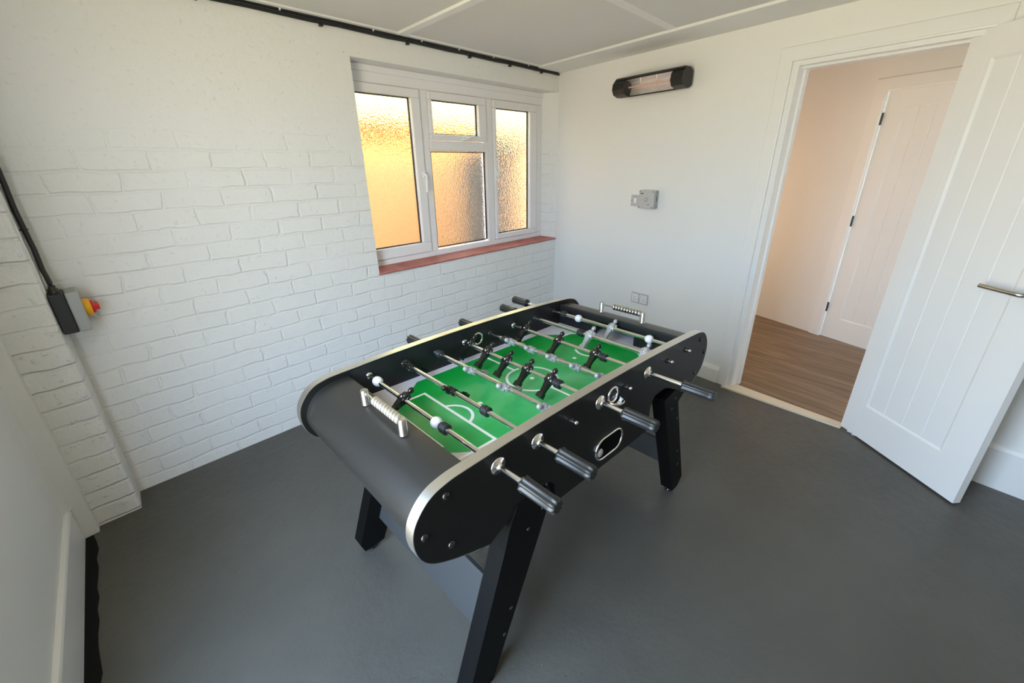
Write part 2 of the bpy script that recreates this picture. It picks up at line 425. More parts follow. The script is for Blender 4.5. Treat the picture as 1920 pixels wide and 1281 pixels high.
mb.add([a, b_, b_+Vector((0,0,2.45)), a+Vector((0,0,2.45)), a-TB*.1, b_-TB*.1, b_-TB*.1+Vector((0,0,2.45)), a-TB*.1+Vector((0,0,2.45))],
       [(0,1,2,3),(4,7,6,5),(0,4,5,1),(3,2,6,7),(0,3,7,4),(1,5,6,2)])
struct(mb.build('wall_hall_end', M['smooth']), 'end wall of the hall hidden behind the heater wall', 'wall')
mb = MB(); bbox(mb, 4.2, 4.35, -.1, -2.3, 0, 2.5)
struct(mb.build('wall_hall_far', M['smooth']), 'far end wall of the hall, out of sight', 'wall')
mb = MB(); mb.add([p+Vector((0,0,2.42)) for p in c]+[p+Vector((0,0,2.5)) for p in c], [(0,3,2,1),(4,5,6,7),(0,1,5,4),(1,2,6,5),(2,3,7,6),(3,0,4,7)])
struct(mb.build('ceiling_hall', M['ceil']), 'ceiling of the hall', 'ceiling')
mb = MB(); paths = []
for off, d in [(0,-.03),(0,.012),(.012,.018),(.09,.014),(.098,0)]:
    paths.append([HP(.722-off, d, 0), HP(.722-off, d, 1.974+off), HP(1.44+off, d, 1.974+off), HP(1.44+off, d, 0)])
vs = [p for path in paths for p in path]
mb.add(vs, [(i*4+k, i*4+k+1, (i+1)*4+k+1, (i+1)*4+k) for i in range(4) for k in range(3)])
struct(mb.build('trim_7', M['gloss_white'], bevel=.001), 'white architrave round the closed hall door', 'door surround')

def door_leaf(mb, fn, w, z0, z1, pan, boards, th):
    """fn(t, depth, z): boarded door face with a sunk panel and vertical grooves; depth 0 is the face, positive into the leaf."""
    t0, t1, pz0, pz1 = pan; g = .011; dp = .007; ig = .004
    # face frame
    for (a, b2, c2, d2) in [((0,z0),(w,z0),(w,pz0),(0,pz0)), ((0,pz1),(w,pz1),(w,z1),(0,z1)), ((0,pz0),(t0,pz0),(t0,pz1),(0,pz1)), ((t1,pz0),(w,pz0),(w,pz1),(t1,pz1))]:
        mb.add([fn(p[0], 0, p[1]) for p in (a, b2, c2, d2)], [(0,1,2,3)])
    # slope into the panel
    o_ = [(t0,pz0),(t1,pz0),(t1,pz1),(t0,pz1)]; i_ = [(t0+g,pz0+g),(t1-g,pz0+g),(t1-g,pz1-g),(t0+g,pz1-g)]
    for k in range(4):
        k2 = (k+1) % 4
        mb.add([fn(*[o_[k][0],0,o_[k][1]]), fn(o_[k2][0],0,o_[k2][1]), fn(i_[k2][0],dp,i_[k2][1]), fn(i_[k][0],dp,i_[k][1])], [(0,1,2,3)])
    # boards with V grooves
    xs = [t0+g]+boards+[t1-g]; prof = []
    for i, x in enumerate(xs):
        if i in (0, len(xs)-1): prof.append((x, dp))
        else: prof += [(x-.005, dp), (x, dp+ig), (x+.005, dp)]
    m_ = len(prof)
    mb.add([fn(x, d, pz0+g) for x, d in prof]+[fn(x, d, pz1-g) for x, d in prof], [(i, i+1, m_+i+1, m_+i) for i in range(m_-1)])
    # back and edges
    q = [(0,z0),(w,z0),(w,z1),(0,z1)]
    mb.add([fn(a, th, z) for a, z in q], [(0,3,2,1)])
    for k in range(4):
        k2 = (k+1) % 4
        mb.add([fn(q[k][0],0,q[k][1]), fn(q[k2][0],0,q[k2][1]), fn(q[k2][0],th,q[k2][1]), fn(q[k][0],th,q[k][1])], [(0,1,2,3)])

# hall door
d2 = empty('door_2', HP(.727, 0, 0)); struct(d2, 'closed white boarded door in the hall, seen through the doorway', 'door')
mb = MB(); door_leaf(mb, lambda t, d, z: HP(.727+t, -.006-d, z)-d2.location, .712, .004, 1.978, (.118, .60, .19, 1.866), [.118+.0964*k for k in range(1,5)], .04)
mb.build('door_panel', M['door_white'], d2)
for z in (1.79, 1.03, .28):
    mb = MB(); mb.cyl(HP(.7245, .004, z-.042)-d2.location, HP(.7245, .004, z+.042)-d2.location, .0075, 10); mb.build('hinge', M['screw'], d2)

# open door
hin = Vector((-.3692, -2.5031, 0)); fre = Vector((-.7982, -2.9869, 0)); le = (fre-hin).normalized(); ln = Vector((le.y, -le.x, 0))
if ln.y > 0: ln = -ln            # points to the back of the leaf
d1 = empty('door_1', hin); struct(d1, 'open white boarded door with steel lever handle, folded back from the doorway', 'door')
def LF(t, d, z): return le*t + ln*d + Vector((0,0,z))
mb = MB(); door_leaf(mb, LF, .648, .010, 2.003, (.108, .520, .208, 1.888), [.212,.314,.416], .038)
mb.build('door_panel', M['door_white'], d1, bevel=.002)
h = MB(); h.lathe([(0,.026),(.006,.026),(.009,.022)], LF(.583,.0,1.003), -ln, 28)
h.cyl(LF(.583,-.005,1.003), LF(.583,-.05,1.003), .0095, 16)
h.tube([LF(.583,-.045,1.003), LF(.575,-.053,1.003), LF(.56,-.056,1.004), LF(.50,-.056,1.005), LF(.437,-.056,1.006)], .0095, 14)
h.build('lever_handle', M['steel'], d1)
h = MB(); h.lathe([(0,.026),(.006,.026),(.009,.022)], LF(.583,.044,1.003), ln, 28)
h.cyl(LF(.583,.05,1.003), LF(.583,.09,1.003), .0095, 16); h.tube([LF(.583,.088,1.003), LF(.56,.096,1.003), LF(.47,.096,1.003)], .0095, 12)
h.build('lever_handle', M['steel'], d1)
for z in (.25, 1.05, 1.78):
    mb = MB(); mb.cyl(LF(-.006,.02,z-.045), LF(-.006,.02,z+.045), .0065, 10); mb.build('hinge', M['steel'], d1)

# ------------------------------------------------------------------ window
YF = .12
w1 = empty('window_1', (-.96, YF, .86)); struct(w1, 'white framed three-light window with frosted glass in the brick wall', 'window')
wl = w1.location
def WB(mb, x0, x1, z0, z1, y0=YF, y1=YF+.06, m=0): return mb.box((x0-wl.x, y0-wl.y, z0-wl.z), (x1-wl.x, y1-wl.y, z1-wl.z), m)
mb = MB()
FX0, FX1, FZ0, FZ1 = -1.925, -.080, .842, 2.062
WB(mb, FX0, FX1, 1.977, FZ1); WB(mb, FX0, FX1, FZ0, .905); WB(mb, FX0, -1.885, .905, 1.977); WB(mb, -.160, FX1, .905, 1.977)
WB(mb, -1.380, -1.313, .905, 1.977); WB(mb, -.768, -.692, .905, 1.977); WB(mb, -1.313, -.768, 1.605, 1.668)
WB(mb, FX0, FX1, 2.035, 2.072, YF-.012, YF+.03)
mb.build('frame', M['upvc'], w1, bevel=.006)
def sash(name, x0, x1, z0, z1, wL, wR, wB, wT, open_=True):
    par = w1
    gx0, gx1, gz0, gz1 = x0+wL, x1-wR, z0+wB, z1-wT
    if open_:
        mb = MB(); f = YF-.016
        WB(mb, x0+.003, x1-.003, gz1, z1-.003, f, YF+.03); WB(mb, x0+.003, x1-.003, z0+.003, gz0, f, YF+.03)
        WB(mb, x0+.003, gx0, gz0, gz1, f, YF+.03); WB(mb, gx1, x1-.003, gz0, gz1, f, YF+.03)
        par = mb.build(name, M['upvc'], w1, bevel=.006)
    g = MB(); e = .006
    for (a, b2, c2, d2_) in [(gx0, gx1, gz0, gz0+e), (gx0, gx1, gz1-e, gz1), (gx0, gx0+e, gz0, gz1), (gx1-e, gx1, gz0, gz1)]: WB(g, a, b2, c2, d2_, YF+.012, YF+.026)
    g.build('gasket', M['rubber'], par)
    g = MB(); WB(g, gx0-.004, gx1+.004, gz0-.004, gz1+.004, YF+.022, YF+.028); g.build('glass_pane', M['glass'], par)
    return par
s1 = sash('casement', -1.885, -1.380, .905, 1.977, .03, .072, .075, .054)
s2 = sash('vent_casement', -1.313, -.768, 1.668, 1.977, .030, .080, .043, .052)
sash('fixed_light', -1.313, -.768, .905, 1.605, .004, .010, .016, .004, False)
s3 = sash('casement', -.692, -.160, .905, 1.977, .030, .094, .048, .058)
def whandle(par, x, z, up, name='window_handle'):
    mb = MB(); y = YF-.016-wl.y; c_ = (x-wl.x, z-wl.z)
    if up == 'h':
        mb.box((c_[0]-.022, y-.012, c_[1]-.011), (c_[0]+.022, y, c_[1]+.011))
        mb.tube([(c_[0]+.01,y-.01,c_[1]),(c_[0]+.01,y-.03,c_[1]+.004),(c_[0]-.02,y-.034,c_[1]-.006),(c_[0]-.075,y-.030,c_[1]-.020)], .008)
    else:
        mb.box((c_[0]-.012, y-.012, c_[1]-.024), (c_[0]+.012, y, c_[1]+.024))
        k = 1 if up else -1
        mb.tube([(c_[0],y-.01,c_[1]),(c_[0],y-.032,c_[1]+.004*k),(c_[0]-.004,y-.036,c_[1]+.03*k),(c_[0]-.006,y-.034,c_[1]+.115*k)], .008)
    mb.build(name, M['white_plastic'], par, bevel=.003)
whandle(s1, -1.402, 1.448, False); whandle(s2, -.985, 1.690, 'h'); whandle(s3, -.680, 1.415, True)
mb = MB(); mb.prism([(-.012,.840),(-.010,.848),(.125,.868),(.125,.838)], lambda p, q, t: (t, p, q), -1.908, -.002)
struct(mb.build('trim_8', M['sill'], bevel=.003), 'red tiled sill under the frosted window', 'window sill')

# outside, seen blurred through the glass
mb = MB(); mb.box((-5.5, 1.15, 0), (3.0, 1.35, 1.86))
struct(mb.build('wall_exterior', M['orange']), 'orange rendered wall of the neighbouring building outside the window', 'wall')
mb = MB(); mb.box((-5.5, 1.0, 1.86), (3.0, 1.36, 2.6))
struct(mb.build('trim_exterior', M['cream']), 'cream eaves board on the neighbouring building outside the window', 'eaves')
mb = MB(); mb.box((-5.5, .26, -.12), (3.0, 1.2, -.02))
struct(mb.build('ground_exterior', M['paving']), 'paved strip outside the window', 'ground')
mb = MB(); mb.box((-.50,.66,-.02), (.20,.78,1.60)); mb.box((-.20,.62,1.60), (.26,.80,1.74)); mb.cyl((-.22,.6,1.2), (.1,.6,1.72), .02)
tag(mb.build('outdoor_post', M['dark_post'], bevel=.01), 'dark brown post outside, blurred behind the frosted middle and end panes', 'post')

# ------------------------------------------------------------------ things on the walls
# infrared heater
hs = .735; he = empty_b('patio_heater', .985, .0, 1.945)
tag(he, 'black wall-mounted infrared heater with bright slatted reflector, high on the white wall', 'heater')
prof = [(.028,.018),(.028,.098),(.062,.118),(.112,.112),(.140,.082),(.146,.045),(.128,.014),(.085,.0),(.05,.002)]   # (d, z)
def hshell(mb, x0, x1, pr, m=0, smooth=False): mb.prism(pr, lambda p, q, t: (t, -p, q), x0, x1, m, smooth)
def rfl(t, k=.045): return (.066+.052*t-.87*k*math.sin(PI*t), .006+.092*t+.49*k*math.sin(PI*t))
mb = MB()
mb.prism([(.026,.020),(.026,.100),(.052,.118),(.112,.118),(.127,.106),(.121,.099)]+[rfl(1-i/10., .049) for i in range(11)]+[(.060,-.001),(.045,.002)], lambda p, q, t: (t, -p, q), -.27, .27)
mb.build('housing', M['heater_black'], he)
for x0, x1 in ((-.278, -.180), (.194, .278)):
    mb = MB(); hshell(mb, x0, x1, prof); mb.build('end_cap', M['heater_black'], he, bevel=.006, seg=3)
mb = MB(); rp = []
for i in range(17):
    q_ = rfl(i/16., .045+(.0025 if i % 2 else 0)); rp.append(q_)
mb.strip(rp, lambda p, q, t: (t, -p, q), -.182, .196, 0, False)
mb.build('reflector', M['mirror'], he)
mb = MB(); mb.cyl((-.182,-.080,.056), (.196,-.080,.056), .006, 12); mb.build('heating_tube', M['quartz'], he)
mb = MB()
for i in range(1, 5):
    q_ = rfl(i/5., -.008); mb.cyl((-.182,-q_[0],q_[1]), (.196,-q_[0],q_[1]), .0010, 6)
for x in (-.06, .07):
    mb.tube([(x, -rfl(i/10., -.009)[0], rfl(i/10., -.009)[1]) for i in range(11)], .0011, 6)
mb.build('wire_guard', M['chrome'], he)
mb = MB(); LB(mb, -.10, .10, .0015, .0255, .03, .09); mb.build('wall_bracket', M['heater_black'], he, bevel=.003)

# control box and spur
cb = empty_b('timer_switch', 1.030, 0, 1.188); tag(cb, 'square grey timer switch box with round push button on the white wall under the heater', 'switch')
mb = MB(); LB(mb, -.066, .066, 0, .040, 0, .128); mb.build('back_box', M['grey_plastic'], cb, bevel=.004)
mb = MB(); LB(mb, -.066, .066, .0405, .060, 0, .128); mb.build('cover', M['light_grey'], cb, bevel=.005)
mb = MB(); mb.lathe([(0,.016),(.006,.016),(.007,.011),(.013,.010),(.015,.006)], (.0,-.0598,.066), (0,-1,0), 24); mb.build('push_button', M['light_grey'], cb)
for x in (-.057, .057):
    for z in (.009, .119):
        mb = MB(); mb.lathe([(0,.0042),(.0012,.0042)], (x,-.0595,z), (0,-1,0), 12); mb.build('screw', M['screw'], cb)
mb = MB(); LB(mb, -.052, -.026, .0600, .0604, .102, .109); mb.build('printed_mark', M['print'], cb)
mb = MB(); LB(mb, .008, .036, .0600, .0604, .026, .029); mb.build('printed_mark', M['print'], cb)
mb = MB(); LB(mb, .0661, .0665, .018, .026, .05, .085); mb.build('vent_slot', M['print'], cb)
sp = empty_b('fused_spur', .905, 0, 1.195); tag(sp, 'small white fused spur plate tucked beside the grey timer switch box', 'switch')
mb = MB(); LB(mb, -.048, .043, 0, .010, 0, .082); mb.build('plate', M['light_grey'], sp, bevel=.003)
mb = MB(); LB(mb, -.018, .006, .010, .0125, .022, .060); mb.build('fuse_carrier', M['white_plastic'], sp, bevel=.001)
for x in (-.038, -.006):
    mb = MB(); mb.lathe([(0,.0035),(.001,.0035)], (x,-.0098,.041 if x < -.02 else .066), (0,-1,0), 10); mb.build('screw', M['screw'], sp)
# double socket
so = empty_b('wall_socket', 1.027, 0, .430); tag(so, 'white double power socket low on the wall behind the foosball table', 'socket')
mb = MB(); LB(mb, -.080, .080, 0, .009, 0, .088); mb.build('plate', M['light_grey'], so, bevel=.003)
for x in (-.040, .040):
    mb = MB(); LB(mb, x-.032, x+.032, .009, .0105, .010, .078); mb.build('socket_face', M['white_plastic'], so, bevel=.001)
    mb = MB(); LB(mb, x*.28-.007, x*.28+.007, .0105, .0155, .052, .072); mb.build('rocker_switch', M['white_plastic'], so, bevel=.001)
    mb = MB()
    for (xx, zz, ww, hh) in ((x+.004*(1 if x > 0 else -1), .046, .002, .005), (x-.008, .028, .004, .002), (x+.010, .028, .004, .002)): LB(mb, xx-ww, xx+ww, .0105, .0108, zz-hh, zz+hh)
    mb.build('pin_slots', M['print'], so)

# isolator on the side of the pier
iso = empty('isolator_switch', (-3.404, -.085, .895)); tag(iso, 'grey and black isolator box with red and yellow rotary knob on the brick pier', 'switch')
mb = MB(); mb.box((.0035, -.06, 0), (.049, .06, .162)); mb.build('base', M['dark_plastic'], iso, bevel=.004)
mb = MB(); mb.box((.0495, -.06, -.001), (.090, .06, .163)); mb.build('cover', M['grey_plastic'], iso, bevel=.007, seg=3)
mb = MB(); mb.lathe([(0,.038),(.016,.038),(.018,.034),(.022,.033)], (.090,0,.082), (1,0,0), 28); mb.build('knob_ring', M['yellow'], iso)
mb = MB(); mb.lathe([(0,.028),(.006,.028),(.010,.022)], (.112,0,.082), (1,0,0), 24); mb.box((.112,-.030,.072), (.136,.030,.094)); mb.build('rotary_knob', M['red'], iso, bevel=.003)
mb = MB()
for y in (-.012, .022): mb.lathe([(0,.016),(.012,.016),(.013,.012),(.026,.011)], (.024, y, .1615), (0,0,1), 16)
mb.build('cable_gland', M['black_plastic'], iso)

# cables
def cable(name, z, y, xd, yd, r, label, zend):
    pts = [(-.02,y,z-.0)]
    for i in range(1, 23): pts.append((-.02-3.27*i/22., y+.0015*math.sin(i*1.3), z+.0018*math.sin(i*2.1)))
    pts += [(-3.34,y-.004,z+(.001 if z > 2.21 else -.012)),(xd,yd,z-.04)]
    for i in range(1, 14): pts.append((xd+.002*math.sin(i*1.7), yd+.002*math.sin(i*1.1), (z-.04)+(zend+.06-(z-.04))*i/13.))
    gy = -.085+(-.012 if yd < -.05 else .022)
    pts += [(-3.382,(yd+gy)/2,zend+.035),(-3.380,gy,zend+.005)]
    e = empty(name, (-1.6, -.02, 2.2)); tag(e, label, 'cable', 'cables along the top of the brick wall')
    mb = MB(); mb.tube([Vector(p)-e.location for p in pts], r, 10); mb.build('sheath', M['black_cable'], e)
    return e
ca = cable('power_cable', 2.2165, -.0125, -3.385, -.038, .0085, 'black cable run tight under the ceiling, upper of the clipped pair', 1.085)
cb2 = cable('power_cable', 2.1985, -.0115, -3.383, -.062, .0075, 'black cable just below the other along the brick wall, lower of the clipped pair', 1.085)
for i, x in enumerate((-.03, -.42, -.80, -1.12, -1.42, -1.75, -2.25, -2.75)):
    mb = MB(); l = ca.location; x_ = x-l.x
    mb.box((x_-.004, -.0245-l.y, 2.2095-l.z), (x_+.004, -.0005-l.y, 2.2262-l.z)); mb.build('cable_clip', M['white_plastic'], ca, bevel=.001)
for i, x in enumerate((-.25, -.62, -1.02, -1.52, -2.05, -2.6)):
    l = cb2.location; x_ = x-l.x; mb = MB()
    mb.box((x_-.008, -.021-l.y, 2.180-l.z), (x_+.008, -.0005-l.y, 2.192-l.z)); mb.tube([(x_,-.0205-l.y,2.186-l.z),(x_,-.0225-l.y,2.196-l.z),(x_,-.0225-l.y,2.202-l.z)], .003, 6)
    mb.build('cable_clip', M['black_plastic'], cb2, bevel=.001)
for z in (1.30, 1.62, 1.95):
    for par_, yy, rr_ in ((ca, -.038, .0105), (cb2, -.062, .0095)):
        l = par_.location; mb = MB(); mb.torus((-3.384-l.x, yy-l.y, z-l.z), rr_, .0014, (0,0,1), 20, 6); mb.box((-3.408-l.x, yy-.003-l.y, z-.003-l.z), (-3.3945-l.x, yy+.003-l.y, z+.003-l.z))
        mb.build('cable_clip', M['black_plastic'], par_)
mb = MB(); mb.tube([(-3.406,-.118,2.21),(-3.4055,-.119,1.9),(-3.4058,-.117,1.5),(-3.4055,-.119,1.2),(-3.4055,-.122,1.066)], .0075, 8)
tag(mb.build('painted_cable', M['gloss_white']), 'thin white painted cable running down the brick pier to the isolator box', 'cable')

# ------------------------------------------------------------------ foosball table
TH = -.05640723; OT = Vector((-2.68907, -1.38264, 0))
tb = empty('foosball_table', OT, TH)
tag(tb, 'black foosball table with green pitch, chrome rods and silver edging on the grey floor', 'foosball table')
V0, V1, V1O, V0O = -.155, .513, .543, -.185; ZR = .8065; S = .1445; ZF = .731; VC = .179; UC = .5
def T(u, v, z): return (u, -v, z)
UP = .493
half = [(-.10,.8505),(-.135,.848),(-.160,.8435),(-.186,.836),(-.210,.821),(-.230,.799),(-.244,.775),(-.250,.748),(-.250,.722),(-.243,.691),(-.230,.665),(-.208,.642),(-.169,.619),(-.106,.592),(-.043,.571)]
def smooth_(P, k=4):
    out = []
    for i in range(len(P)-1):
        p0, p1, p2, p3 = P[max(i-1,0)], P[i], P[i+1], P[min(i+2,len(P)-1)]
        for j in range(k):
            t = j/k
            out.append(tuple(.5*((2*p1[a])+(-p0[a]+p2[a])*t+(2*p0[a]-5*p1[a]+4*p2[a]-p3[a])*t*t+(-p0[a]+3*p1[a]-3*p2[a]+p3[a])*t**3) for a in (0,1)))
    return out+[P[-1]]
half = smooth_(half)
top = [(u_, .8675-.048*(u_-UP)**2) for u_ in [UP+ .57-(1.14)*i/24 for i in range(1, 24)]]
mir = [(2*UP-u_, z_) for u_, z_ in half]
# outline: start at the left top, round the left end, along the bottom, right end, back over the top
botL = [(.031,.5555),(.12,.545),(.256,.537),(.40,.534)]
botR = [(.586,.534),(.70,.5355),(.80,.541),(.955,.5555)]
outline_full = half+botL+botR+mir[::-1]+top
notchL = [(-.035,.5685),(.0,.588),(.05,.612),(.10,.630),(.15,.638),(.185,.637),(.210,.628),(.223,.610),(.226,.539)]
notchR = [(.776,.5395),(.777,.630),(.783,.655),(.797,.674),(.815,.684),(.840,.687),(.88,.681),(.92,.667),(.965,.643),(1.000,.620),(1.045,.590)]
panel = half[:-2]+notchL+[(.256,.537),(.40,.534)]+[(.586,.534),(.70,.5355)]+notchR+mir[::-1][2:]+top
for a, b2 in ((V1, V1O), (V0O, V0)):
    mb = MB(); mb.prism(panel, lambda p, q, t: T(p, t, q), a, b2); mb.build('side_panel', M['panel'], tb)
    band = mir[::-1][2:]+top+half[:-2]; bo = []
    band = [band[i] for i in range(len(band))]
    # slim strip standing 1.5 mm proud of the panel edge
    for i, p in enumerate(band):
        q0 = band[max(0, i-1)]; q1 = band[min(len(band)-1, i+1)]; t_ = Vector((q1[0]-q0[0], q1[1]-q0[1])).normalized(); nn = Vector((t_.y, -t_.x))
        bo.append((p[0]+nn.x*.0018, p[1]+nn.y*.0018))
    mb = MB(); mb.prism(bo+band[::-1], lambda p, q, t: T(p, t, q), a-.0004, b2+.0004, 0, True)
    mb.build('edge_band', M['alu'], tb)

# curved end aprons with the flat decks, inner end boards
def apron(sgn, name):
    f = (lambda u_: u_) if sgn < 0 else (lambda u_: 2*UP-u_)
    out = [(-.074,.833),(-.10,.8325),(-.135,.829),(-.16,.8225),(-.185,.811),(-.206,.793),(-.221,.772),(-.232,.745),(-.234,.722),(-.229,.696),(-.217,.668),(-.200,.645),(-.178,.632)]
    out = smooth_(out, 3)
    inn = [(u_+.010, z_-.007) for u_, z_ in out[1:]][::-1]; inn[-1] = (-.10,.8225)
    pts = out+inn+[(-.074,.823)]
    mb = MB(); k = len(out)
    fn = lambda p, q, t: T(f(p), t, q)
    mb.strip(out, fn, V0+.0005, V1-.0005, 0, True); mb.strip(inn+[(-.074,.823),(-.074,.833)], fn, V0+.0005, V1-.0005, 0, False)
    for vv in (V0+.0005, V1-.0005): mb.add([fn(p[0], p[1], vv) for p in pts], [tuple(range(len(pts)))])
    return mb.build(name, M['vinyl'], tb)
apron(-1, 'end_apron'); apron(1, 'end_apron')
def end_board(u0, u1):
    mb = MB(); g0, g1, gz = VC-.105, VC+.105, .800
    pts = [(V0,ZF-.02),(g0,ZF-.02),(g0,gz-.03)]
    pts += [(g0+.03-.03*math.cos(a), gz-.03+.03*math.sin(a)) for a in [PI/2*i/6 for i in range(1,7)]]
    pts += [(g1-.03+.03*math.sin(a), gz-.03+.03*math.cos(a)) for a in [PI/2*i/6 for i in range(0,7)]]
    pts += [(g1,ZF-.02),(V1,ZF-.02),(V1,.8225),(V0,.8225)]
    mb.prism(pts, lambda p, q, t: T(t, p, q), u0, u1); mb.build('end_board', M['inner'], tb)
end_board(-.088, -.074); end_board(2*UP+.074, 2*UP+.088)
for a, b2 in ((V1-.0012, V1-.0004), (V0+.0004, V0+.0012)):
    mb = MB(); mb.prism([(-.074,ZF),(2*UP+.074,ZF)]+[(u_, z_-.004) for u_, z_ in [(1.05,.8505)]+top+[(-.064,.8505)]], lambda p, q, t: T(p, t, q), a, b2); mb.build('side_lining', M['inner'], tb)
mb = MB(); mb.prism([(-.165,.640),(2*UP+.165,.640),(2*UP+.165,.652),(-.165,.652)], lambda p, q, t: T(p, t, q), V0, V1); mb.build('cabinet_base', M['inner'], tb)

# playfield: one printed board
mb = MB(); u0, u1 = -.20, 2*UP+.20
mb.prism([(u0,V0),(u1,V0),(u1,V1),(u0,V1)], lambda p, q, t: T(p, q, t), ZF-.010, ZF, 0)
a0, a1, gv0, gv1 = -.035, 1.045, V0+.040, V1-.040
ch = [(a0,gv0+.17),(.165,gv0),(a1-.2,gv0),(a1,gv0+.17),(a1,gv1-.17),(a1-.2,gv1),(.165,gv1),(a0,gv1-.17)]
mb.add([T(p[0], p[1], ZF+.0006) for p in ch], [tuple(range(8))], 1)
LW = .0105
def ln_(p, q, w=LW, z=.0011):
    p, q = Vector(p), Vector(q); d = (q-p).normalized(); n_ = Vector((-d.y, d.x))*w/2; p = p-d*w/2; q = q+d*w/2
    mb.add([T(a_.x, a_.y, ZF+z) for a_ in (p+n_, p-n_, q-n_, q+n_)], [(0,1,2,3)], 2)
def arc_(c, r, a0_, a1_, w=LW, nseg=40, z=.0012):
    vs = []
    for i in range(nseg+1):
        a_ = a0_+(a1_-a0_)*i/nseg
        for rr in (r-w/2, r+w/2): vs.append(T(c[0]+rr*math.cos(a_), c[1]+rr*math.sin(a_), ZF+z))
    mb.add(vs, [(2*i, 2*i+1, 2*i+3, 2*i+2) for i in range(nseg)], 2)
def dot_(c, r=.009): mb.add([T(c[0]+r*math.cos(2*PI*i/20), c[1]+r*math.sin(2*PI*i/20), ZF+.0013) for i in range(20)], [tuple(range(20))], 2)
MID = .502
ln_((MID,gv0), (MID,VC-.0985), LW, .0010); ln_((MID,VC+.0985), (MID,gv1), LW, .0010); arc_((MID,VC), .0985, 0, 2*PI, LW, 64); dot_((MID,VC))
for k in (0, 1):
    f = (lambda u_: u_) if k == 0 else (lambda u_: 2*MID-u_)
    ln_((f(.137),VC-.196), (f(.137),VC+.196)); ln_((f(-.03),VC-.196), (f(.137),VC-.196), LW, .0010); ln_((f(-.03),VC+.196), (f(.137),VC+.196), LW, .0010)
    cx = f(.115); r = .071; b_ = math.acos(.026/r)
    arc_((cx,VC), r, -b_ if k == 0 else PI-b_, b_ if k == 0 else PI+b_)
    dot_((f(.239),VC)); ln_((f(-.004),VC-.11), (f(-.004),VC+.11), .014)
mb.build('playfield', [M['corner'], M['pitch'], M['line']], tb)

# rods and what turns with them
def player_mesh():
    mb = MB()
    mb.lathe([(-.017,.0115),(-.015,.013),(.015,.013),(.017,.0115)], (0,0,0), (0,1,0), 18)          # clamp round the rod
    mb.lathe([(0,.0125),(.006,.0145),(.016,.0135),(.020,.0070),(.024,.0062)], (0,0,.004), (0,0,1), 14) # chest and neck
    mb.ball((0,0,.0345), .0098, 14, 0, (1,.95,1.12))
    for s_ in (-1, 1): mb.ball((.0,s_*.0165,.012), .0058, 10, 0, (1,1,1.5), 8)                          # shoulders
    mb.prism([(-.010,-.013),(.010,-.013),(.0105,.013),(-.0105,.013)], lambda p, q, t: (p*(1 if t > -.03 else .8), q*(1 if t > -.03 else .72), t), -.031, -.004)
    mb.prism([(-.0075,-.0095),(.0075,-.0095),(.0075,.0095),(-.0075,.0095)], lambda p, q, t: (p, q*(1 if t > -.04 else .9), t), -.054, -.030)
    mb.prism([(-.0085,-.0115),(.0085,-.0115),(.0105,.0115),(-.0105,.0115)], lambda p, q, t: (p*(1.25 if t < -.06 else 1), q, t), -.071, -.052)
    mb.v = [(p[0]*1.04, p[1]*1.0, p[2]*(1.08 if p[2] > 0 else 1.02)) for p in mb.v]
    mb.ball((-.0128,0,.002), .0042, 10, 1, (.7,1,1), 8)
    return mb
def mk_player(m_):
    o_ = player_mesh().build('player', [m_, M['chrome']]); o_.modifiers.new('bevel', 'BEVEL'); b = o_.modifiers['bevel']; b.width = .0015; b.segments = 2; b.limit_method = 'ANGLE'
    me = o_.data; bpy.data.objects.remove(o_); return me
def mk(mb, m_, name):
    o_ = mb.build(name, m_); me = o_.data; bpy.data.objects.remove(o_); return me
PLB, PLG = mk_player(M['black_plastic']), mk_player(M['silver_plastic'])
bm_ = MB(); bm_.lathe([(-.0155,.0110),(-.0145,.0165),(-.0110,.0165),(-.0100,.0122),(-.0068,.0122),(-.0058,.0165),(-.0023,.0165),(-.0013,.0122),(.0020,.0122),(.0030,.0165),(.0065,.0165),(.0075,.0122),(.0105,.0140),(.0155,.0130)], (0,0,0), (0,1,0), 20)
BUM = mk(bm_, M['rubber_black'], 'bumper')
bm_ = MB(); bm_.lathe([(-.016,.0085),(-.0155,.0115),(-.010,.0160),(-.004,.0178),(.004,.0178),(.010,.0160),(.0155,.0115),(.016,.0085)], (0,0,0), (0,1,0), 22)
STOP = mk(bm_, M['white_ball'], 'stop_ball')
bm_ = MB(); bm_.lathe([(0,.009),(.0005,.0215),(.006,.0220),(.011,.0200),(.088,.0195),(.092,.0205),(.103,.0200),(.108,.0165)], (0,0,0), (0,-1,0), 48, ribs=8, ribd=.0034)
GRIP = mk(bm_, M['grip'], 'handle')
def child(me, name, par, u, v, z, rot=(0,0,0)):
    o_ = bpy.data.objects.new(name, me); C.objects.link(o_); o_.parent = par; o_.location = T(u, v, z); o_.rotation_euler = rot; return o_
D50 = math.radians(50)
